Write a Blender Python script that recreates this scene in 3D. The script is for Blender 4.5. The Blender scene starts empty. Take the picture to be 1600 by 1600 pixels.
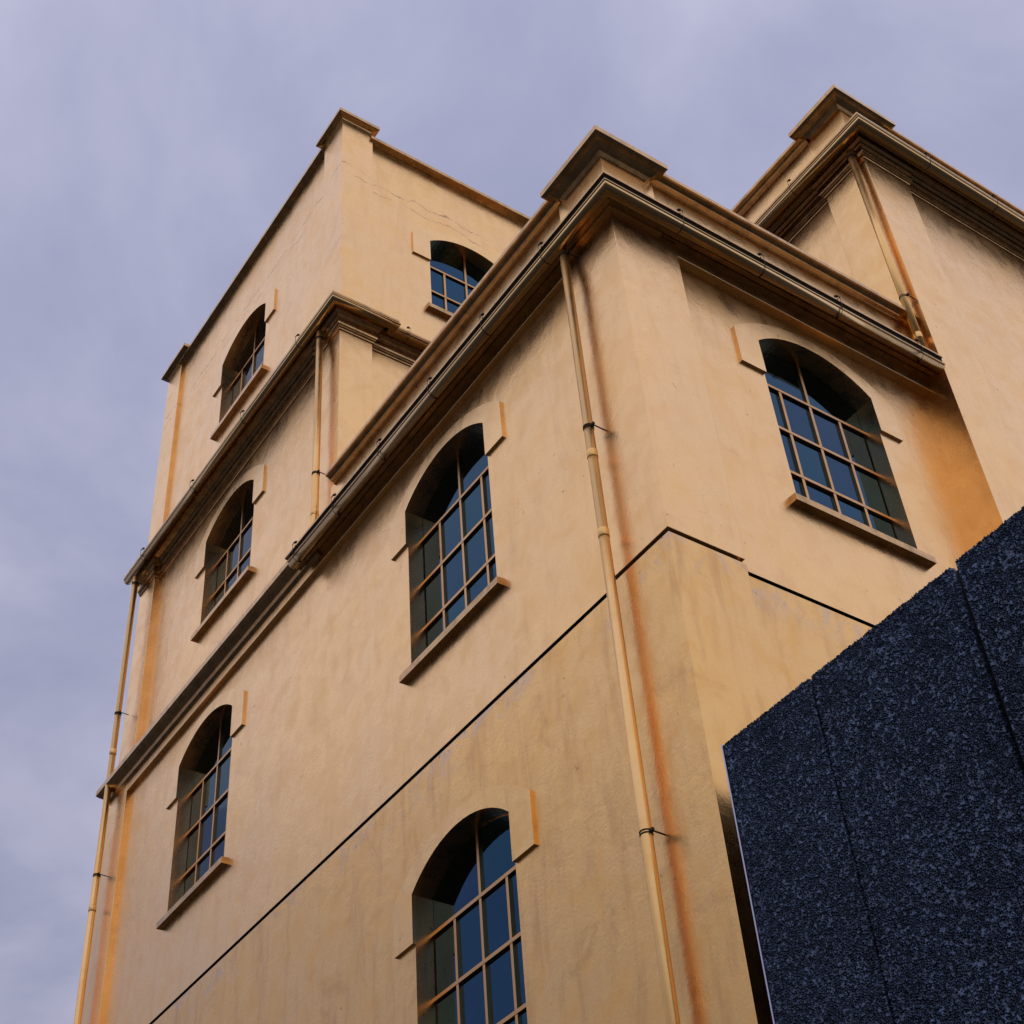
import bpy, math, random
import numpy as np
from mathutils import Matrix, Vector

random.seed(7)
rng = np.random.default_rng(7)
scene = bpy.context.scene
ZO = 10.2            # the string course of the building stands this high above the ground

# ------------------------------------------------------------------ camera
cam_data = bpy.data.cameras.new('camera')
cam = bpy.data.objects.new('camera', cam_data)
scene.collection.objects.link(cam)
right = Vector((0.8275929, -0.55751531, -0.06531967))
up = Vector((-0.33959627, -0.5899359, 0.73256399))
back = Vector((-0.44695006, -0.58408245, -0.67755689))
loc = Vector((-6.903136, -6.894987, -8.591034 + ZO))
cam.matrix_world = Matrix(((right.x, up.x, back.x, loc.x), (right.y, up.y, back.y, loc.y),
                           (right.z, up.z, back.z, loc.z), (0, 0, 0, 1)))
cam_data.sensor_fit = 'HORIZONTAL'
cam_data.sensor_width = 36.0
cam_data.lens = 36.0 * 2403.22 / 1600.0
cam_data.clip_start = 0.1
cam_data.clip_end = 5000.0
scene.camera = cam

# ------------------------------------------------------------------ sky and sun
SUN_EL, SUN_AZ = 69.0, 152.0         # compass style azimuth in degrees, measured from +Y towards +X
world = bpy.data.worlds.new('World')
scene.world = world
world.use_nodes = True
wn, wl = world.node_tree.nodes, world.node_tree.links
wn.clear()
w_out = wn.new('ShaderNodeOutputWorld')
sky = wn.new('ShaderNodeTexSky')
sky.sky_type = 'NISHITA'
sky.sun_disc = False
sky.sun_elevation = math.radians(SUN_EL)
sky.sun_rotation = math.radians(SUN_AZ)
bg_sky = wn.new('ShaderNodeBackground')
bg_sky.inputs['Strength'].default_value = 0.1
wl.new(sky.outputs['Color'], bg_sky.inputs['Color'])
# an even layer of stratus over the whole dome
tc = wn.new('ShaderNodeTexCoord')
sep = wn.new('ShaderNodeSeparateXYZ')
wl.new(tc.outputs['Generated'], sep.inputs[0])
addz = wn.new('ShaderNodeMath'); addz.operation = 'ADD'; addz.inputs[1].default_value = 0.25
absz = wn.new('ShaderNodeMath'); absz.operation = 'ABSOLUTE'
wl.new(sep.outputs['Z'], absz.inputs[0]); wl.new(absz.outputs[0], addz.inputs[0])
dvx = wn.new('ShaderNodeMath'); dvx.operation = 'DIVIDE'
dvy = wn.new('ShaderNodeMath'); dvy.operation = 'DIVIDE'
wl.new(sep.outputs['X'], dvx.inputs[0]); wl.new(addz.outputs[0], dvx.inputs[1])
wl.new(sep.outputs['Y'], dvy.inputs[0]); wl.new(addz.outputs[0], dvy.inputs[1])
comb = wn.new('ShaderNodeCombineXYZ')
wl.new(dvx.outputs[0], comb.inputs[0]); wl.new(dvy.outputs[0], comb.inputs[1])
cn = wn.new('ShaderNodeTexNoise')
cn.inputs['Scale'].default_value = 3.2
cn.inputs['Detail'].default_value = 6.0
cn.inputs['Roughness'].default_value = 0.56
cn.inputs['Distortion'].default_value = 0.35
wl.new(comb.outputs[0], cn.inputs['Vector'])
cr = wn.new('ShaderNodeValToRGB')
cr.color_ramp.interpolation = 'EASE'
cr.color_ramp.elements[0].position = 0.27
cr.color_ramp.elements[0].color = (0.335, 0.355, 0.520, 1)
cr.color_ramp.elements[1].position = 0.76
cr.color_ramp.elements[1].color = (0.555, 0.545, 0.700, 1)
wl.new(cn.outputs['Fac'], cr.inputs['Fac'])
bg_cloud = wn.new('ShaderNodeBackground')
# overcast luminance: dimmer towards the horizon, brightest overhead
lum = wn.new('ShaderNodeMath'); lum.operation = 'MULTIPLY_ADD'
lum.inputs[1].default_value = 0.48; lum.inputs[2].default_value = 0.67
wl.new(absz.outputs[0], lum.inputs[0]); wl.new(lum.outputs[0], bg_cloud.inputs['Strength'])
wl.new(cr.outputs['Color'], bg_cloud.inputs['Color'])
mixw = wn.new('ShaderNodeMixShader')
mixw.inputs[0].default_value = 0.94
wl.new(bg_sky.outputs[0], mixw.inputs[1]); wl.new(bg_cloud.outputs[0], mixw.inputs[2])
wl.new(mixw.outputs[0], w_out.inputs['Surface'])

sun_fill_data = bpy.data.lights.new('sun_fill', 'SUN')
sun_fill_data.energy = 0.75
sun_fill_data.angle = math.radians(158)  # spread over most of the dome: added unseen fill that brightens the walls
sun_fill_data.color = (1.0, 0.94, 0.87)
sun_fill = bpy.data.objects.new('sun_fill', sun_fill_data)
scene.collection.objects.link(sun_fill)
az, el = math.radians(SUN_AZ), math.radians(SUN_EL)
to_sun = Vector((math.sin(az) * math.cos(el), math.cos(az) * math.cos(el), math.sin(el)))
sun_fill.rotation_euler = (-to_sun).to_track_quat('-Z', 'Y').to_euler()
sun_fill.location = (0, 0, 40)

scene.view_settings.view_transform = 'Standard'
scene.view_settings.look = 'None'
scene.view_settings.exposure = 0.0
scene.view_settings.gamma = 1.0
scene.view_settings.use_curve_mapping = False

# ------------------------------------------------------------------ materials
def new_mat(name):
    m = bpy.data.materials.new(name)
    m.use_nodes = True
    nt = m.node_tree
    b = nt.nodes['Principled BSDF']
    return m, nt, b

def noise(nt, vec, scale, detail=4.0, rough=0.55, dist=0.0):
    n = nt.nodes.new('ShaderNodeTexNoise')
    n.inputs['Scale'].default_value = scale
    n.inputs['Detail'].default_value = detail
    n.inputs['Roughness'].default_value = rough
    n.inputs['Distortion'].default_value = dist
    nt.links.new(vec, n.inputs['Vector'])
    return n.outputs['Fac']

def ramp(nt, fac, p0, p1, v0=0.0, v1=1.0):
    r = nt.nodes.new('ShaderNodeMapRange')
    r.interpolation_type = 'SMOOTHSTEP'
    r.inputs['From Min'].default_value = p0
    r.inputs['From Max'].default_value = p1
    r.inputs['To Min'].default_value = v0
    r.inputs['To Max'].default_value = v1
    nt.links.new(fac, r.inputs['Value'])
    return r.outputs['Result']

def math2(nt, op, a, b):
    n = nt.nodes.new('ShaderNodeMath'); n.operation = op
    for i, v in enumerate((a, b)):
        if isinstance(v, (int, float)): n.inputs[i].default_value = v
        elif v is not None: nt.links.new(v, n.inputs[i])
    return n.outputs[0]

def mixc(nt, fac, a, b):
    n = nt.nodes.new('ShaderNodeMix'); n.data_type = 'RGBA'
    if isinstance(fac, (int, float)): n.inputs[0].default_value = fac
    else: nt.links.new(fac, n.inputs[0])
    for i, v in ((6, a), (7, b)):
        if isinstance(v, tuple): n.inputs[i].default_value = (*v, 1) if len(v) == 3 else v
        else: nt.links.new(v, n.inputs[i])
    return n.outputs[2]

def gold(name, *, peel=False, base=(0.98, 0.612, 0.258), rough=0.275, bump=1.0, wear=1.0, aged=0.0, crack=False, dark_mottle=0.0):
    """gold leaf laid on plaster: rough metal, faint stucco relief, tarnish, drips and pits"""
    m, nt, b = new_mat(name)
    geo = nt.nodes.new('ShaderNodeNewGeometry')
    pos = geo.outputs['Position']
    mp = nt.nodes.new('ShaderNodeMapping'); mp.inputs['Scale'].default_value = (1, 1, 0.16)
    nt.links.new(pos, mp.inputs['Vector'])
    st = mp.outputs['Vector']
    big = noise(nt, pos, 0.55, 4, 0.55)
    mid = noise(nt, pos, 3.1, 6, 0.62, 0.4)
    streak = noise(nt, st, 5.5, 6, 0.65, 0.3)
    warm = tuple(c * k for c, k in zip(base, (0.97, 0.90, 0.74)))
    pale = tuple(min(1.0, c * k) for c, k in zip(base, (0.97, 1.0, 1.14)))
    col = mixc(nt, ramp(nt, big, 0.35, 0.65), pale, base)
    col = mixc(nt, ramp(nt, mid, 0.45, 0.75, 0.0, 0.55 + 0.3 * aged), col, warm)
    if wear:
        dull = tuple(c * k for c, k in zip(base, (0.76, 0.72, 0.78)))
        col = mixc(nt, ramp(nt, streak, 0.46, 0.78, 0.0, (0.40 + 0.55 * aged) * wear), col, dull)
        blot = noise(nt, pos, 1.25, 8, 0.7, 0.8)
        col = mixc(nt, ramp(nt, blot, 0.54, 0.72, 0.0, (0.35 + 0.45 * aged) * wear), col, dull)
        pit_n = noise(nt, pos, 15.0, 3, 0.5, 1.0)
        pit_m = noise(nt, pos, 0.8, 3, 0.5)
        pit = math2(nt, 'MULTIPLY', ramp(nt, pit_n, 0.690, 0.730), ramp(nt, pit_m, 0.47, 0.60))
        col = mixc(nt, math2(nt, 'MULTIPLY', pit, 0.55 * wear), col, (0.20, 0.12, 0.08))
    if crack:
        sp = nt.nodes.new('ShaderNodeSeparateXYZ'); nt.links.new(pos, sp.inputs[0])
        wob = noise(nt, pos, 1.6, 6, 0.6)
        zc = math2(nt, 'ADD', sp.outputs['Z'], math2(nt, 'MULTIPLY', wob, 0.5))
        brk = ramp(nt, noise(nt, pos, 2.3, 5, 0.7), 0.42, 0.58)
        for z0, wid, k in ((12.86 + ZO + 0.25, 0.013, 0.95), (12.62 + ZO + 0.25, 0.010, 0.8)):
            d = math2(nt, 'ABSOLUTE', math2(nt, 'SUBTRACT', zc, z0), None)
            line = math2(nt, 'MULTIPLY', ramp(nt, d, wid * 0.4, wid * 1.8, 1.0, 0.0), brk)
            col = mixc(nt, math2(nt, 'MULTIPLY', line, k), col, (0.40, 0.24, 0.12))
        d = math2(nt, 'ABSOLUTE', math2(nt, 'SUBTRACT', zc, 12.75 + ZO + 0.25), None)
        halo = math2(nt, 'MULTIPLY', ramp(nt, d, 0.03, 0.30, 1.0, 0.0), ramp(nt, noise(nt, pos, 2.0, 6, 0.7), 0.45, 0.7))
        col = mixc(nt, math2(nt, 'MULTIPLY', halo, 0.5), col, tuple(c * k for c, k in zip(base, (0.88, 0.84, 0.95))))
    if peel:
        sp = nt.nodes.new('ShaderNodeSeparateXYZ'); nt.links.new(pos, sp.inputs[0])
        band = ramp(nt, sp.outputs['Z'], ZO - 0.55, ZO - 0.08)
        flake = math2(nt, 'MULTIPLY', ramp(nt, noise(nt, pos, 2.6, 8, 0.72, 0.7), 0.50, 0.60), band)
        col = mixc(nt, math2(nt, 'MULTIPLY', flake, 0.6), col, (0.62, 0.46, 0.36))
        chip = math2(nt, 'MULTIPLY', ramp(nt, noise(nt, pos, 17.0, 4, 0.6, 0.8), 0.60, 0.66), math2(nt, 'MULTIPLY', flake, band))
        col = mixc(nt, math2(nt, 'MULTIPLY', chip, 0.8), col, (0.20, 0.13, 0.10))
    if dark_mottle:
        g = ramp(nt, noise(nt, pos, 6.0, 7, 0.7, 0.5), 0.40, 0.70, 0.0, dark_mottle)
        col = mixc(nt, g, col, (0.19, 0.115, 0.055))  # dark brown mottling mixed in by noise
    nt.links.new(col, b.inputs['Base Color'])
    b.inputs['Metallic'].default_value = 1.0
    nt.links.new(ramp(nt, mid, 0.3, 0.7, rough - 0.04, rough + 0.06), b.inputs['Roughness'])
    fine = noise(nt, pos, 34.0, 4, 0.6)
    wavy = noise(nt, pos, 4.5, 3, 0.5, 0.6)
    h = math2(nt, 'ADD', math2(nt, 'MULTIPLY', fine, 0.30), math2(nt, 'MULTIPLY', wavy, 0.8))
    bp = nt.nodes.new('ShaderNodeBump')
    bp.inputs['Strength'].default_value = 0.16 * bump
    bp.inputs['Distance'].default_value = 0.03
    nt.links.new(h, bp.inputs['Height'])
    nt.links.new(bp.outputs['Normal'], b.inputs['Normal'])
    return m

M_GOLD = gold('gold_leaf_plaster')
M_GOLD_LOW = gold('gold_leaf_plaster_weathered', base=(0.90, 0.535, 0.188), aged=1.0, bump=1.15, peel=True)
M_GOLD_TOP = gold('gold_leaf_plaster_cracked', crack=True)
M_HOOD = gold('gold_leaf_hood', base=(0.98, 0.63, 0.275), rough=0.29)
M_HOOD_LOW = gold('gold_leaf_hood_weathered', base=(0.94, 0.575, 0.215), rough=0.29, aged=0.6)
M_TRIM = gold('gold_leaf_trim', base=(0.65, 0.395, 0.165), rough=0.25, bump=0.5, wear=0.6, dark_mottle=0.55)
M_BAR = gold('gold_painted_bars', base=(0.66, 0.37, 0.15), rough=0.3, bump=0.2, wear=0.0)
M_PIPE = gold('gold_leaf_pipe', base=(0.98, 0.595, 0.215), rough=0.33, bump=0.10, wear=0.4)
M_GUTTER = gold('gold_leaf_gutter', base=(0.88, 0.58, 0.26), rough=0.2, bump=0.18, wear=0.5)

m, nt, b = new_mat('weathered_iron')
b.inputs['Base Color'].default_value = (0.07, 0.045, 0.03, 1)
b.inputs['Metallic'].default_value = 0.6
b.inputs['Roughness'].default_value = 0.55
M_IRON = m

m, nt, b = new_mat('blue_tinted_glass')
oi = nt.nodes.new('ShaderNodeObjectInfo')
rp = nt.nodes.new('ShaderNodeValToRGB')
rp.color_ramp.elements[0].color = (0.026, 0.070, 0.138, 1)
rp.color_ramp.elements[1].color = (0.022, 0.086, 0.140, 1)
e = rp.color_ramp.elements.new(0.5); e.color = (0.025, 0.079, 0.142, 1)
nt.links.new(oi.outputs['Random'], rp.inputs['Fac'])
nt.links.new(rp.outputs['Color'], b.inputs['Base Color'])
b.inputs['Metallic'].default_value = 1.0
b.inputs['Roughness'].default_value = 0.03
b.inputs['Specular Tint'].default_value = (0.74, 0.70, 0.66, 1)
geo = nt.nodes.new('ShaderNodeNewGeometry')
bp = nt.nodes.new('ShaderNodeBump'); bp.inputs['Strength'].default_value = 0.03; bp.inputs['Distance'].default_value = 0.02
nt.links.new(noise(nt, geo.outputs['Position'], 2.0, 2, 0.5), bp.inputs['Height'])
nt.links.new(bp.outputs['Normal'], b.inputs['Normal'])
M_GLASS = m

m, nt, b = new_mat('aluminium_foam')
geo = nt.nodes.new('ShaderNodeNewGeometry')
pos = geo.outputs['Position']
big = noise(nt, pos, 2.2, 5, 0.6)
c = mixc(nt, ramp(nt, big, 0.35, 0.68), (0.092, 0.125, 0.205), (0.145, 0.195, 0.315))
c = mixc(nt, ramp(nt, noise(nt, pos, 30.0, 3, 0.6), 0.35, 0.7), (0.07, 0.085, 0.115), c)
nt.links.new(c, b.inputs['Base Color'])
b.inputs['Metallic'].default_value = 0.9
b.inputs['Roughness'].default_value = 0.42
bp = nt.nodes.new('ShaderNodeBump'); bp.inputs['Strength'].default_value = 0.5; bp.inputs['Distance'].default_value = 0.004
nt.links.new(noise(nt, pos, 160.0, 3, 0.6), bp.inputs['Height'])
nt.links.new(bp.outputs['Normal'], b.inputs['Normal'])
M_FOAM = m

m, nt, b = new_mat('cut_aluminium_edge')
b.inputs['Base Color'].default_value = (0.55, 0.56, 0.66, 1)
b.inputs['Metallic'].default_value = 1.0
b.inputs['Roughness'].default_value = 0.4
M_EDGE = m

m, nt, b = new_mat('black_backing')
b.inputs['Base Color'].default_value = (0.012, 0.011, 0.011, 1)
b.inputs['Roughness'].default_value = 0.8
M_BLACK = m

m, nt, b = new_mat('asphalt')
geo = nt.nodes.new('ShaderNodeNewGeometry')
c = mixc(nt, ramp(nt, noise(nt, geo.outputs['Position'], 1.5, 8, 0.7), 0.3, 0.7), (0.018, 0.0175, 0.017), (0.034, 0.032, 0.03))
nt.links.new(c, b.inputs['Base Color'])
b.inputs['Roughness'].default_value = 0.9
M_ASPHALT = m

m, nt, b = new_mat('roof_felt')
b.inputs['Base Color'].default_value = (0.05, 0.048, 0.045, 1)
b.inputs['Roughness'].default_value = 0.9
M_ROOF = m

m, nt, b = new_mat('gap_shade_black')  # near-black colour for the shade in the gap above a gutter
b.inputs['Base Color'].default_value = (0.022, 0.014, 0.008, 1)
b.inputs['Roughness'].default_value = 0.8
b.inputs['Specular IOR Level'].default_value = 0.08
M_GAP_SHADE = m

# ------------------------------------------------------------------ mesh helpers
class MB:
    def __init__(self): self.v, self.f, self.smooth = [], [], []
    def poly(self, pts, smooth=False):
        n = len(self.v); self.v += [tuple(p) for p in pts]; self.f.append(tuple(range(n, n + len(pts)))); self.smooth.append(smooth)
    def box(self, x0, x1, y0, y1, z0, z1):
        n = len(self.v)
        self.v += [(x0, y0, z0), (x1, y0, z0), (x1, y1, z0), (x0, y1, z0), (x0, y0, z1), (x1, y0, z1), (x1, y1, z1), (x0, y1, z1)]
        for q in ((0, 3, 2, 1), (4, 5, 6, 7), (0, 1, 5, 4), (1, 2, 6, 5), (2, 3, 7, 6), (3, 0, 4, 7)):
            self.f.append(tuple(n + i for i in q)); self.smooth.append(False)
        return self
    def tube(self, pts, r, seg=20, caps=True):
        """tube along a polyline"""
        pts = [Vector(p) for p in pts]
        n0 = len(self.v)
        ref = None
        for i, p in enumerate(pts):
            d = (pts[min(i + 1, len(pts) - 1)] - pts[max(i - 1, 0)]).normalized()
            if ref is None:
                ref = Vector((1, 0, 0)) if abs(d.x) < 0.8 else Vector((0, 1, 0))
            a = (ref - d * ref.dot(d)).normalized(); c = d.cross(a); ref = a
            rr = r[i] if isinstance(r, (list, tuple)) else r
            for k in range(seg):
                t = 2 * math.pi * k / seg
                self.v.append(tuple(p + a * (math.cos(t) * rr) + c * (math.sin(t) * rr)))
        for i in range(len(pts) - 1):
            for k in range(seg):
                k2 = (k + 1) % seg
                self.f.append((n0 + i * seg + k, n0 + i * seg + k2, n0 + (i + 1) * seg + k2, n0 + (i + 1) * seg + k)); self.smooth.append(True)
        if caps:
            self.f.append(tuple(n0 + k for k in reversed(range(seg)))); self.smooth.append(False)
            e0 = n0 + (len(pts) - 1) * seg
            self.f.append(tuple(e0 + k for k in range(seg))); self.smooth.append(False)
        return self
    def sweep(self, path, prof, smooth=False):
        """closed profile (o outwards, z) swept along an axis aligned plan path; outwards is to the right of travel"""
        P = [Vector((p[0], p[1])) for p in path]
        nrm = []
        for a, c in zip(P, P[1:]):
            d = (c - a).normalized(); nrm.append(Vector((-d.y, d.x)) * -1)
        n0 = len(self.v); k = len(prof)
        for i, p in enumerate(P):
            off = nrm[0] if i == 0 else nrm[-1] if i == len(P) - 1 else nrm[i - 1] + nrm[i]
            if 0 < i < len(P) - 1 and (nrm[i - 1] - nrm[i]).length < 1e-6: off = nrm[i]
            for o, z in prof: self.v.append((p.x + off.x * o, p.y + off.y * o, z))
        for i in range(len(P) - 1):
            for j in range(k):
                j2 = (j + 1) % k
                self.f.append((n0 + i * k + j, n0 + (i + 1) * k + j, n0 + (i + 1) * k + j2, n0 + i * k + j2)); self.smooth.append(smooth)
        self.f.append(tuple(n0 + j for j in range(k))); self.smooth.append(False)
        e0 = n0 + (len(P) - 1) * k
        self.f.append(tuple(e0 + j for j in reversed(range(k)))); self.smooth.append(False)
        return self
    def mesh(self, name, mat, dz=0.0):
        me = bpy.data.meshes.new(name)
        me.from_pydata([(x, y, z + dz) for x, y, z in self.v], [], self.f)
        me.polygons.foreach_set('use_smooth', self.smooth)
        me.materials.append(mat); me.update()
        return me
    def build(self, name, mat, parent=None, dz=ZO, bevel=0.0, seg=2):
        o = bpy.data.objects.new(name, self.mesh(name, mat, dz))
        scene.collection.objects.link(o)
        if parent: o.parent = parent
        if bevel:
            md = o.modifiers.new('bevel', 'BEVEL'); md.width = bevel; md.segments = seg
            md.limit_method = 'ANGLE'; md.angle_limit = math.radians(40)
        return o

def empty(name):
    o = bpy.data.objects.new(name, None); scene.collection.objects.link(o); return o

# ------------------------------------------------------------------ ground
g = MB(); R_ = 1500.0
g.poly([(-R_, -R_, 0), (R_, -R_, 0), (R_, R_, 0), (-R_, R_, 0)])
ground = g.build('ground', M_ASPHALT, dz=0.0)
ground['kind'] = 'structure'

# ------------------------------------------------------------------ the gold building
bld = empty('gold_leaf_building')
bld['label'] = 'multi-storey building covered in gold leaf, with arched windows and a corner tower'
bld['category'] = 'building'

HW, RISE, NSEG = 0.825, 0.325, 18       # window half width and the rise of its flat arch
HHW, HRISE, HBASE = 1.155, 0.45, 0.04   # the hood round it

def arc(h, rise, n=NSEG):
    rad = (h * h + rise * rise) / (2 * rise); t0 = math.asin(h / rad)
    return [(rad * math.sin(-t0 + 2 * t0 * i / n), rad * math.cos(-t0 + 2 * t0 * i / n) - rad + rise) for i in range(n + 1)]
ARC = arc(HW, RISE)
DEPTH = 0.18

def frame_l(x):    # left face: plan coordinate a is y, inwards is +x
    return lambda a, n, z: (x + n, a, z)
def frame_r(y):    # right face: plan coordinate a is x, inwards is +y
    return lambda a, n, z: (a, y + n, z)

def wall(name, fr, a0, a1, z0, z1, wins, mat):
    """a plane wall with arched openings and their reveals; wins = [(centre, spring z, opening bottom z)]"""
    mb = MB()
    def q(A, B, Z0, Z1):
        if B - A > 1e-4 and Z1 - Z0 > 1e-4: mb.poly([fr(A, 0, Z0), fr(B, 0, Z0), fr(B, 0, Z1), fr(A, 0, Z1)])
    bands = sorted({w[0] for w in wins})
    cur = a0
    for c in bands:
        q(cur, c - HW, z0, z1); cur = c + HW
        zz = z0
        for _, sp, bot in sorted((w for w in wins if w[0] == c), key=lambda w: w[1]):
            q(c - HW, c + HW, zz, bot)
            ztop = sp + RISE + 0.02
            for (p, zp), (r, zr) in zip(ARC, ARC[1:]):
                mb.poly([fr(c + p, 0, sp + zp), fr(c + r, 0, sp + zr), fr(c + r, 0, ztop), fr(c + p, 0, ztop)])
            d = DEPTH + 0.08
            ring = [(c - HW, bot), (c - HW, sp)] + [(c + p, sp + zp) for p, zp in ARC[1:-1]] + [(c + HW, sp), (c + HW, bot)]
            for i, ((p, zp), (r, zr)) in enumerate(zip(ring, ring[1:] + ring[:1])):
                mb.poly([fr(p, 0, zp), fr(r, 0, zr), fr(r, d, zr), fr(p, d, zp)])
            zz = ztop
        q(c - HW, c + HW, zz, z1)
    q(cur, a1, z0, z1)
    return mb.build(name, mat, bld)

_win_cache = {}
def window(face, plane, centre, spring, bottom, hood_mat=None):
    """window = glazing bars, with children pane, sill and hood_moulding; local x along wall, y inwards, z=0 at the spring line"""
    key = round(spring - bottom, 2)
    if key not in _win_cache:
        H = spring - bottom
        tr = -0.37
        rows = [tr]
        if H > 2.1: rows += [tr - 0.64, tr - 1.28]
        else: rows += [tr - 0.62]
        cols = [-HW + 0.015, -0.43, 0.0, 0.43, HW - 0.015]
        bw = 0.0185
        fb = MB()
        y0, y1 = DEPTH, DEPTH + 0.045
        for a in cols[1:4]: fb.box(a - bw, a + bw, y0, y1, -H, tr)
        fb.box(-bw, bw, y0 + 0.002, y1, tr, RISE + 0.01)
        for r_ in rows: fb.box(-HW, HW, y0 - 0.004, y1 - 0.004, r_ - bw, r_ + bw)
        fb.box(-HW, HW, y0 - 0.002, y1, -H, -H + 0.05)
        panes = []
        zr = rows + [-H]
        yg = DEPTH + 0.026
        for i in range(4):
            for j in range(len(zr) - 1):
                pm = MB(); pm.box(cols[i] + 0.004, cols[i + 1] - 0.004, yg, yg + 0.008, zr[j + 1] + 0.004, zr[j] - 0.004)
                panes.append(pm)
        for sgn in (-1, 1):
            top = [(p, z) for p, z in arc(HW - 0.005, RISE - 0.005, 24) if p * sgn >= 0.006]
            if sgn < 0: outline = [(-0.004, tr + 0.004), (-HW + 0.004, tr + 0.004)] + top + [(-0.004, RISE - 0.006)]
            else: outline = [(0.004, tr + 0.004), (0.004, RISE - 0.006)] + top + [(HW - 0.004, tr + 0.004)]
            pm = MB()
            pm.poly([(a, yg, z) for a, z in outline]); pm.poly([(a, yg + 0.008, z) for a, z in reversed(outline)])
            for (a, z), (c, w) in zip(outline, outline[1:] + outline[:1]): pm.poly([(a, yg, z), (a, yg + 0.008, z), (c, yg + 0.008, w), (c, yg, w)])
            panes.append(pm)
        sl = MB()
        ov, pj = 0.115, 0.085
        prof = [(-pj, -H - 0.075), (-pj, -H + 0.005), (-pj + 0.01, -H + 0.012), (DEPTH, -H + 0.03), (DEPTH, -H - 0.075)]
        for s, flip in ((-HW - ov, False), (HW + ov, True)):
            pts = [(s, y if s == s else 0, z) for y, z in [(-pj, -H - 0.075), (-pj, -H + 0.008), (0.012, -H + 0.02), (0.012, -H - 0.075)]]
            sl.poly(pts if flip else pts[::-1])
        A, B = -HW - ov, HW + ov
        sl.poly([(A, -pj, -H - .075), (B, -pj, -H - .075), (B, -pj, -H + .008), (A, -pj, -H + .008)])
        sl.poly([(A, -pj, -H + .008), (B, -pj, -H + .008), (B, .012, -H + .02), (A, .012, -H + .02)])
        sl.poly([(A, .012, -H - .075), (B, .012, -H - .075), (B, -pj, -H - .075), (A, -pj, -H - .075)])
        sl.poly([(-HW + .002, .012, -H + .02), (HW - .002, .012, -H + .02), (HW - .002, DEPTH + .02, -H + .035), (-HW + .002, DEPTH + .02, -H + .035)])
        hd = MB()
        t = 0.032; LOW = -0.50
        inner = [(-HW, LOW)] + ARC + [(HW, LOW)]
        outer = [(-HHW, LOW)] + [(p, z + HBASE) for p, z in arc(HHW, HRISE)] + [(HHW, LOW)]
        inner = [(p * 0.9985, z - 0.001 if z > LOW else z) for p, z in inner]
        n = len(inner)
        for i in range(n - 1):
            (a, za), (c, zc), (d, zd), (e_, ze) = inner[i], inner[i + 1], outer[i + 1], outer[i]
            hd.poly([(a, -t, za), (c, -t, zc), (d, -t, zd), (e_, -t, ze)])
            hd.poly([(e_, -t, ze), (d, -t, zd), (d, .01, zd), (e_, .01, ze)])
            hd.poly([(a, -t, za), (a, .01, za), (c, .01, zc), (c, -t, zc)])
        for i in (0, n - 1):
            (a, za), (e_, ze) = inner[i], outer[i]
            hd.poly([(a, -t, za), (e_, -t, ze), (e_, .01, ze), (a, .01, za)])
        _win_cache[key] = (fb.mesh('window', M_BAR), [p.mesh('pane', M_GLASS) for p in panes], sl.mesh('sill', M_TRIM), hd.mesh('hood_moulding', M_HOOD))
    fm, pms, sm, hm = _win_cache[key]
    w = bpy.data.objects.new('window', fm); scene.collection.objects.link(w); w.parent = bld
    if face == 'L':
        w.location = (plane, centre, spring + ZO); w.rotation_euler = (0, 0, -math.pi / 2)
    else:
        w.location = (centre, plane, spring + ZO)
    for pm in pms:
        p = bpy.data.objects.new('pane', pm); scene.collection.objects.link(p); p.parent = w
        p.rotation_euler = (math.radians(random.uniform(-.10, .10)), 0, math.radians(random.uniform(-.12, .12)))
    s = bpy.data.objects.new('sill', sm); scene.collection.objects.link(s); s.parent = w
    h = bpy.data.objects.new('hood_moulding', hm); scene.collection.objects.link(h); h.parent = w
    if hood_mat:
        h.material_slots[0].link = 'OBJECT'; h.material_slots[0].material = hood_mat
    return w

XE, YE = 12.0, 12.83          # far ends of the building
GZ = -ZO                      # ground
# planes of the recessed wall panels
XL, YR = 0.07, 0.11           # main block, left and right face
T2X, T2Y, T1X, T1Y = 0.16, 5.99, 0.16, 6.06
WX, WY = 4.66, -0.25          # corner of the wing
PILY, PILX = 0.88, 0.86       # widths of the corner pilaster
LOWTOP, GRV = -0.055, 0.055    # shadow groove between the storeys

cU, cT, cR = 3.385, 9.475, 2.725
# main block walls above and below the groove
wall('wall', frame_l(XL), PILY - .05, 12.2, 0.0, 4.46, [(cU, 3.58, 1.25), (cT, 3.63, 1.25)], M_GOLD)
wall('wall', frame_r(YR), PILX - .05, WX + .02, 0.0, 4.46, [(cR, 3.585, 1.22)], M_GOLD)
wall('wall', frame_l(XL - 0.004), PILY - .05, 12.2, GZ, LOWTOP, [(3.43, -1.33, -3.66)], M_GOLD_LOW)
wall('wall', frame_r(YR - 0.004), PILX - .05, WX + .02, GZ, LOWTOP, [], M_GOLD_LOW)
window('L', XL, cU, 3.58, 1.25); window('L', XL, cT, 3.63, 1.28); window('R', YR, cR, 3.585, 1.255)
window('L', XL - 0.004, 3.43, -1.33, -3.66, M_HOOD_LOW)
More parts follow.
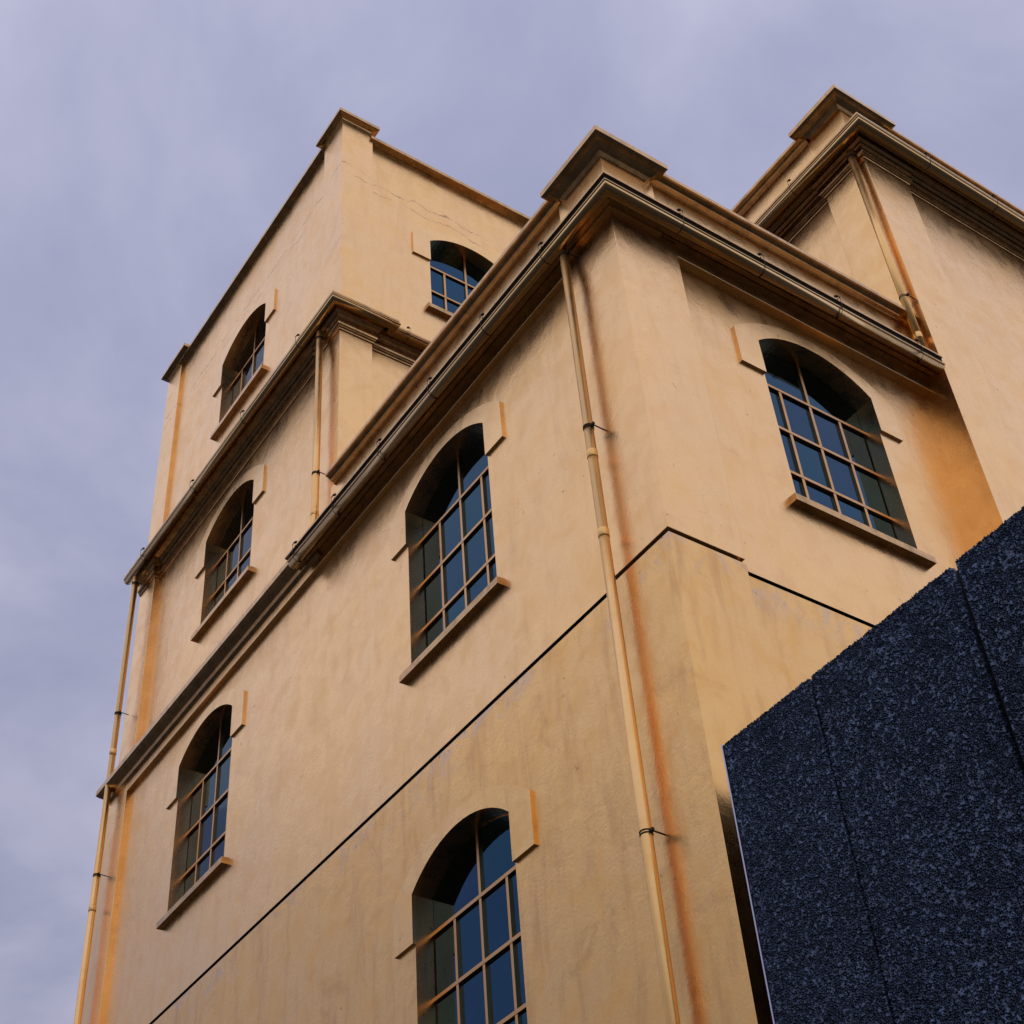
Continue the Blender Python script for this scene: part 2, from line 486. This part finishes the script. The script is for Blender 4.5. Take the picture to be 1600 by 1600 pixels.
# groove core, set back between the two storeys; black paints in its shade
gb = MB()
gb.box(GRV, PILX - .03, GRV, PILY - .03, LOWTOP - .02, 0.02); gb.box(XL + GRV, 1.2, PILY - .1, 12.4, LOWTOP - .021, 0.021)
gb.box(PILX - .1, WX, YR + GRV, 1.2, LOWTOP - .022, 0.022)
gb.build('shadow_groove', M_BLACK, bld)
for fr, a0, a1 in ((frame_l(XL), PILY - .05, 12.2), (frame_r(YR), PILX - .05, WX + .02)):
    gl = MB()  # groove ceiling and floor, blackened to stand for the shade inside
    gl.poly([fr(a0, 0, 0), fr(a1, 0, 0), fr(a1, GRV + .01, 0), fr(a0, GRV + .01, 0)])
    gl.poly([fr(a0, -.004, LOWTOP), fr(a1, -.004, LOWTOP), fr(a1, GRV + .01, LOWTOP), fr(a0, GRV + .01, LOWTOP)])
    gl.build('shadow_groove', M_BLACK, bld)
# corner pilasters
MB().box(0, PILX, 0, PILY, 0.0, 4.47).build('pilaster', M_GOLD, bld, bevel=.004)
MB().box(-.003, PILX - .002, -.003, PILY - .002, GZ, LOWTOP).build('pilaster', M_GOLD_LOW, bld, bevel=.004)
MB().box(0, .5, 12.15, YE, 0.0, 4.47).build('pilaster', M_GOLD, bld, bevel=.004)
MB().box(-.003, .5, 12.152, YE - .002, GZ, LOWTOP).build('pilaster', M_GOLD_LOW, bld, bevel=.004)
# frieze band over the recessed panels
MB().box(0.001, .4, PILY - .02, 12.17, 4.27, 4.52).build('frieze_band', M_GOLD, bld, bevel=.004)
MB().box(PILX - .02, WX + .03, 0.001, .4, 4.235, 4.47).build('frieze_band', M_GOLD, bld, bevel=.004)

# ledge of the tower between second and third storey
LEDGE = [(0, 4.40), (.05, 4.43), (.05, 4.50), (.13, 4.56), (.17, 4.60), (.17, 4.69), (-.3, 4.76), (-.3, 4.40)]
MB().sweep([(2.0, YE), (0, YE), (0, 6.2)], LEDGE).build('ledge', M_TRIM, bld, bevel=.004)

def gutter_profile(o, z, r=.075):
    """half-round gutter hung under the lip at o, z = height of its bead"""
    pts = []
    for i in range(13):
        t = math.pi * i / 12
        pts.append((o - r + r * math.cos(t), z - r * 1.05 * math.sin(t)))
    return pts + [(o - 2 * r, z + .012), (o - 2 * r + .008, z + .012), (o - r, z - .02), (o - .008, z + .012), (o, z + .012)]

def gutter(path, o, zlip, zbead, clips, r=.075):
    """slab lip above, half-round gutter with a rolled bead below; clips = (x, y, nx, ny)"""
    gm = MB().sweep(path, gutter_profile(o - .004, zbead, r), smooth=True)
    gm.sweep(path, [(o - .005 + .014 * math.cos(t), zbead + .012 + .014 * math.sin(t)) for t in (2 * math.pi * i / 10 for i in range(10))], smooth=True)
    go = gm.build('gutter', M_GUTTER, bld)
    MB().sweep(path, [(o - 2 * r - .01, zbead + .016), (o - .018, zbead + .016), (o - .018, zlip - .019), (o - 2 * r - .01, zlip - .034)]).build('gutter_gap_shade', M_GAP_SHADE, go)  # added strip filling the gap, its dark colour standing in for shade
    for x, y, nx, ny in clips:
        c = MB()
        def P(oo, z, s=0.0): return (x + nx * oo + abs(ny) * s, y + ny * oo + abs(nx) * s, z)
        strap = [P(.02, zlip + .03), P(.016, zbead + .02)]
        strap += [P(-r + .004 + (r + .004) * math.cos(t), zbead - (r * 1.05 + .004) * math.sin(t)) for t in (math.pi * i / 8 for i in range(9))]
        c.tube(strap, .0035, 6)
        c.tube([P(.02, zlip + .02), P(.0, zlip + .07)], .007, 8)
        c.tube([P(-.005, zlip + .062, -.012), P(-.028, zlip + .088, -.012)], .0165, 8)
        c.build('gutter_bracket', M_IRON, go)
    return go

# main cornice and gutter
MAIN_PATH = [(0, 6.66), (0, 0), (WX + .015, 0)]
COR = [(-.2, 4.42), (0, 4.45), (.035, 4.45), (.04, 4.475), (.095, 4.48), (.10, 4.555), (.262, 4.570), (.270, 4.574), (.270, 4.602), (.245, 4.61), (-.2, 4.65)]
MB().sweep(MAIN_PATH, COR).build('cornice', M_TRIM, bld)
G = .27
gutter([(0, 6.57), (0, 0), (WX + .012, 0)], G, 4.593, 4.445,
       [(-G, y, -1, 0) for y in (.87, 2.02, 3.13, 4.28, 5.39, 6.41)] + [(x, -G, 0, -1) for x in (.76, 1.89, 3.03, 4.30)], r=.072)

# parapet of the main block
MB().box(-.04, .66, -.04, .745, 4.44, 5.40).build('parapet_pier', M_GOLD, bld, bevel=.004)
MB().box(.0, .3, .7, 5.95, 4.44, 5.38).build('parapet', M_GOLD, bld)
MB().box(.6, WX + .1, .0, .3, 4.44, 5.38).build('parapet', M_GOLD, bld)
def coping(path, z, o, mat=M_TRIM):
    prof = [(-.33, z - .13), (0, z - .14), (.03, z - .14), (.035, z - .115), (.07, z - .105), (.075, z - .085), (.105, z - .07), (o - .02, z - .06), (o, z - .055), (o, z), (-.36, z + .02)]
    return MB().sweep(path, prof).build('coping', mat, bld)
coping([(0, 5.83), (0, .70)], 5.475, .15)
coping([(.62, 0), (WX + .02, 0)], 5.485, .15)
def cap(x0, x1, y0, y1, z, prof, mat=M_TRIM):
    """moulded cap; x0..y1 is the outline of its top slab, prof = (overhang, height below the top)"""
    o = max(p[0] for p in prof)
    a, b_, c, d = x0 + o, x1 - o, y0 + o, y1 - o
    loop = [(b_, d), (a, d), (a, c), (b_, c), (b_, d)]
    m_ = MB().sweep(loop, [(-.06, z - prof[0][1])] + [(p, z - h) for p, h in prof] + [(-.06, z)])
    m_.box(x0 + .02, x1 - .02, y0 + .02, y1 - .02, z - .05, z - .003)
    return m_.build('parapet_cap', mat, bld)
CAP = [(0, .215), (.02, .205), (.05, .165), (.085, .145), (.125, .115), (.165, .10), (.20, .078), (.20, 0)]
CAP_PLAIN = [(0, .13), (.01, .12), (.02, .095), (.105, .075), (.12, .07), (.12, 0)]
cap(-.24, .745, -.24, .79, 5.50, CAP)
MB().box(.2, WX + .2, .2, 6.2, 4.9, 5.0).build('roof', M_ROOF, bld)

# ---------------- tower, third storey
wall('wall', frame_l(T2X), 6.4, 12.3, 4.45, 8.75, [(cT, 7.86, 6.02)], M_GOLD)
wall('wall', frame_r(T2Y), .5, 7.0, 4.45, 8.75, [], M_GOLD)
window('L', T2X, cT, 7.86, 6.02)
MB().box(.06, .60, 5.89, 6.52, 4.45, 8.75).build('pilaster', M_GOLD, bld, bevel=.004)
MB().box(.06, .55, 12.21, 12.81, 4.45, 8.75).build('pilaster', M_GOLD, bld, bevel=.004)
def mould(z):      # stacked fillets under a cornice
    return [(-.1, z), (.018, z), (.022, z + .012), (.022, z + .030), (.038, z + .034), (.038, z + .060), (.055, z + .070), (.060, z + .10),
            (.058, z + .20), (.075, z + .215), (.085, z + .25), (.12, z + .28), (.13, z + .31), (-.1, z + .33)]
TZ = 8.53
MB().sweep([(.06, YE - .02), (.06, 12.21), (T2X, 12.21), (T2X, 6.52), (.06, 6.52), (.06, 5.89), (.60, 5.89), (.60, T2Y), (7.0, T2Y)], mould(TZ)).build('cornice', M_TRIM, bld)
SOF = lambda z, o: [(-.3, z + .26), (.0, z + .29), (.10, z + .32), (.14, z + .36), (o - .012, z + .386), (o - .003, z + .390), (o - .003, z + .425), (o - .03, z + .435), (-.3, z + .47)]
TPATH = [(.06, 12.93), (.06, 5.89), (.63, 5.89), (.63, 5.99), (7.0, 5.99)]
MB().sweep(TPATH, SOF(TZ, .28)).build('cornice', M_TRIM, bld)
TG = .285
gutter([(.06, 12.92), (.06, 5.89), (.63, 5.89), (.63, 5.99), (7.0, 5.99)], TG, TZ + .43, TZ + .325,
       [(.06 - TG, y, -1, 0) for y in (6.69, 8.49, 10.28, 12.2)] + [(1.13, 5.99 - TG, 0, -1)], r=.065)

# ---------------- tower, top storey
wall('wall', frame_l(T1X), 6.5, 12.35, 8.9, 14.0, [(cT, 12.05, 10.34)], M_GOLD_TOP)
wall('wall', frame_r(T1Y), .6, 7.0, 8.9, 14.0, [(2.615, 11.95, 10.24)], M_GOLD_TOP)
window('L', T1X, cT, 12.05, 10.34); window('R', T1Y, 2.615, 11.95, 10.24)
MB().box(.10, .68, 5.975, 6.60, 8.9, 14.11).build('pilaster', M_GOLD_TOP, bld, bevel=.004)
MB().box(.10, .7, 12.26, 12.86, 8.9, 14.11).build('pilaster', M_GOLD_TOP, bld, bevel=.004)
def plain_coping(path, z, o):
    return MB().sweep(path, [(-.3, z - .10), (0, z - .11), (.02, z - .10), (o, z - .075), (o, z), (-.3, z + .02)]).build('coping', M_TRIM, bld)
plain_coping([(T1X, 12.3), (T1X, 6.55)], 14.07, .11)
plain_coping([(.63, T1Y), (7.0, T1Y)], 13.97, .13)
cap(-.02, .755, 5.855, 6.71, 14.2, CAP_PLAIN)
cap(-.02, .755, 11.93, 12.97, 14.2, CAP_PLAIN)
MB().box(.3, 7.0, 6.2, 12.7, 13.5, 13.6).build('roof', M_ROOF, bld)
# plain rear walls
MB().box(6.9, 7.0, 6.05, 12.8, 4.6, 14.0).build('wall', M_GOLD, bld)
MB().box(.3, 7.0, 12.7, 12.8, GZ, 14.0).build('wall', M_GOLD, bld)

# ---------------- wing on the right
WL = .08
WTOP = 8.75
wall('wall', frame_l(WX + WL), WY + .4, 6.2, GZ, WTOP, [], M_GOLD)
wall('wall', frame_r(WY + WL), WX + .5, XE, GZ, WTOP, [], M_GOLD)
MB().box(WX, 5.49, WY, .50, GZ, WTOP).build('pilaster', M_GOLD, bld, bevel=.004)
WZ = 8.62
MB().sweep([(WX + WL, 6.2), (WX + WL, .50), (WX, .50), (WX, WY), (5.49, WY), (5.49, WY + WL), (XE, WY + WL)], mould(WZ)).build('cornice', M_TRIM, bld)
MB().sweep([(WX, 6.2), (WX, WY), (XE, WY)], SOF(WZ, .33)).build('cornice', M_TRIM, bld)
WG = .335
gutter([(WX, 6.2), (WX, WY), (XE, WY)], WG, WZ + .43, WZ + .31, [(WX - WG, .78, -1, 0), (WX - WG, 2.0, -1, 0)] + [(x, WY - WG, 0, -1) for x in (5.69, 7.04, 8.4)])
MB().box(WX - .05, 5.42, -.19, .47, 8.95, 9.92).build('parapet_pier', M_GOLD, bld, bevel=.004)
MB().box(WX - .03, WX + .3, .4, 6.2, 8.95, 9.88).build('parapet', M_GOLD, bld)
MB().box(5.3, XE, -.17, .1, 8.95, 9.88).build('parapet', M_GOLD, bld)
coping([(WX - .03, 6.2), (WX - .03, .45)], 9.97, .15)
coping([(5.38, -.17), (XE, -.17)], 9.97, .15)
cap(WX - .29, 5.56, -.385, .57, 10.03, CAP)
MB().box(WX + .2, XE, .05, 6.2, 9.3, 9.4).build('roof', M_ROOF, bld)
MB().box(XE - .1, XE, WY + .1, 6.2, GZ, 9.3).build('wall', M_GOLD, bld)
MB().box(WX + .2, XE, 6.1, 6.2, GZ, 9.3).build('wall', M_GOLD, bld)

# ---------------- downpipes
def downpipe(x, y, z_top, z_bot, clamps, joints, nx=-1, ny=0, stand=.11, r=.05, top=None, shoe=None):
    pts = [(x, y, z_top), (x, y, z_bot)]
    if top: pts = [top] + pts
    if shoe: pts = pts + shoe
    d = MB().tube(pts, r, 28).build('downpipe', M_PIPE, bld)
    for z in clamps:
        c = MB()
        for dz in (-.012, .012): c.tube([(x, y, z + dz - .004), (x, y, z + dz + .004)], r + .006, 28)
        lx, ly = abs(ny), abs(nx)
        # screw lug on the visible side, then the pin into the wall
        c.box(x - .012 + lx * r - ly * 0, x + .012 + lx * (r + .025), y - .012 - ly * (r + .025), y + .012 - ly * r, z - .012, z + .012)
        c.tube([(x, y - ly * (r + .012), z), (x - nx * (stand + .02), y - ly * (r + .012), z - .004)], .007, 8)
        c.build('pipe_clamp', M_IRON, d)
    for z in joints:
        MB().tube([(x, y, z - .05), (x, y, z - .045), (x, y, z + .035), (x, y, z + .05)], [r + .001, r + .005, r + .005, r + .001], 28).build('pipe_joint', M_PIPE, d)
    return d
downpipe(-.13, .665, 4.40, GZ, (4.31, 1.71, -2.64, -6.5), (1.42 - .06, .38, -4.4), stand=.12, r=.048)
downpipe(-.12, 12.62, 8.74, GZ, (8.60, 5.92, 3.06, -.5), (5.2, 2.53), stand=.13)
downpipe(-.07, 6.25, 8.74, 5.0, (8.60, 5.85), (5.14,), stand=.14, shoe=[(-.08, 6.27, 4.9), (-.11, 6.33, 4.80), (-.17, 6.44, 4.70)])
downpipe(WX - .11, -.14, WZ + .2, 4.55, (8.79 - .1, 5.72), (5.0,), stand=.12)

# ------------------------------------------------------------------ the dark neighbour clad in metal foam
pod = empty('foam_clad_building')
pod['label'] = 'low dark block clad in rough blue-black metal foam panels, in front of the gold building'
pod['category'] = 'building'
PX, PY, PZ = -.108, -.25, -2.385
MB().box(PX + .05, 6.5, -6.6, PY + .0, GZ, PZ - .03).build('block_body', M_BLACK, pod)
STEP = .0040
CELL = .0155
def worley(Y, Z, seed, cell):
    r_ = np.random.default_rng(seed)
    gy, gz = Y / cell, Z / cell
    iy, iz = np.floor(gy).astype(int), np.floor(gz).astype(int)
    iy0, iz0 = iy.min() - 2, iz.min() - 2
    ny, nz = iy.max() - iy0 + 3, iz.max() - iz0 + 3
    jy, jz, jr = r_.random((ny, nz)), r_.random((ny, nz)), r_.random((ny, nz))
    f1 = np.full(Y.shape, 9.0); f2 = np.full(Y.shape, 9.0); rid = np.zeros(Y.shape)
    for dy in (-1, 0, 1):
        for dz in (-1, 0, 1):
            a, c = iy + dy - iy0, iz + dz - iz0
            d = np.hypot(iy + dy + jy[a, c] - gy, iz + dz + jz[a, c] - gz)
            near = d < f1
            f2 = np.where(near, f1, np.minimum(f2, d)); rid = np.where(near, jr[a, c], rid); f1 = np.where(near, d, f1)
    return f1, f2, rid
def smooth_noise(Y, Z, seed, size):
    r_ = np.random.default_rng(seed)
    t = r_.random((256, 256))
    y, z = Y / size, Z / size
    iy, iz = np.floor(y).astype(int), np.floor(z).astype(int)
    fy, fz = y - iy, z - iz
    fy, fz = fy * fy * (3 - 2 * fy), fz * fz * (3 - 2 * fz)
    s = lambda a, c: t[a % 256, c % 256]
    return (s(iy, iz) * (1 - fy) + s(iy + 1, iz) * fy) * (1 - fz) + (s(iy, iz + 1) * (1 - fy) + s(iy + 1, iz + 1) * fy) * fz
def foam_panel(y_far, y_near, z_top, z_bot, x, seed):
    """one sheet of metal foam, its pores modelled; y runs from y_far (at the gold building) towards the street"""
    ny = int((y_far - y_near) / STEP) + 1; nz = int((z_top - z_bot) / STEP) + 1
    ys = np.linspace(y_far, y_near, ny); zs = np.linspace(z_top, z_bot, nz)
    Y, Z = np.meshgrid(ys, zs, indexing='ij')
    f1, f2, rid = worley(Y, Z, seed, CELL)
    wall_d = f2 - f1
    closed = smooth_noise(Y, Z, seed + 1, .021) * .8 + smooth_noise(Y, Z, seed + 2, .10) * .2 + (rid - .5) * .5
    depth = np.clip((wall_d - .15) / .30, 0, 1) ** .8 * np.clip((.86 - closed) * 4.0, 0.10, 1)
    depth = np.maximum(depth, .9 * np.clip(1 - np.minimum(y_far - Y, Y - y_near) / .006, 0, 1))
    X = x + depth * .034 + (smooth_noise(Y, Z, seed + 3, .012) - .5) * .006
    # ragged upper edge where the sheet is broken through its pores
    rag = np.clip(depth[:, :12].max(axis=1), 0, 1) * .008 + smooth_noise(ys * 1.0, ys * 0 + .5, seed + 4, .03) * .007
    fall = np.clip(1 - (z_top - Z) / .06, 0, 1)
    Z = Z - rag[:, None] * fall
    Y = Y + (smooth_noise(Y, Z, seed + 5, .011) - .5) * .004
    # a rim folded back round the sheet gives it its thickness
    n = ny * nz
    co = np.stack([X, Y, Z + ZO], -1).reshape(-1, 3)
    idx = np.arange(n).reshape(ny, nz)
    quads = np.stack([idx[:-1, :-1], idx[1:, :-1], idx[1:, 1:], idx[:-1, 1:]], -1).reshape(-1, 4)
    ring = np.concatenate([idx[:, 0], idx[-1, 1:], idx[-2::-1, -1], idx[0, -2:0:-1]])
    rim = co[ring].copy(); rim[:, 0] = x + .05
    rid2 = np.arange(len(ring)) + n
    co = np.concatenate([co, rim])
    rq = np.stack([ring, np.roll(ring, -1), np.roll(rid2, -1), rid2], -1)[:, ::-1]
    quads = np.concatenate([quads, rq])
    me = bpy.data.meshes.new('foam_panel')
    me.vertices.add(len(co)); me.vertices.foreach_set('co', co.astype(np.float32).ravel())
    me.loops.add(quads.size); me.loops.foreach_set('vertex_index', quads.astype(np.int32).ravel())
    me.polygons.add(len(quads))
    me.polygons.foreach_set('loop_start', (np.arange(len(quads)) * 4).astype(np.int32))
    me.polygons.foreach_set('loop_total', np.full(len(quads), 4, np.int32))
    me.update(calc_edges=True); me.validate()
    me.materials.append(M_FOAM)
    o = bpy.data.objects.new('foam_panel', me); scene.collection.objects.link(o); o.parent = pod
    return o
ZB = PZ - 3.0
foam_panel(PY - .008, -1.184, PZ, ZB, PX, 11)
foam_panel(-1.203, -2.535, PZ - .004, ZB, PX - .003, 12)
foam_panel(-2.615, -4.00, PZ - .055, PZ - 2.75, PX - .075, 13)
MB().box(PX - .002, PX + .05, PY - .009, PY + .004, GZ, PZ - .004).build('edge_trim', M_EDGE, pod)
# panels below and beyond, outside the view
MB().box(PX - .05, PX + .045, -4.0, -2.615, ZB, PZ - 2.76).build('foam_panel', M_FOAM, pod)
MB().box(PX, PX + .045, -6.5, PY - .008, GZ, ZB - .01).build('foam_panel', M_FOAM, pod)
MB().box(PX - .05, PX + .045, -6.5, -4.01, ZB, PZ - .055).build('foam_panel', M_FOAM, pod)
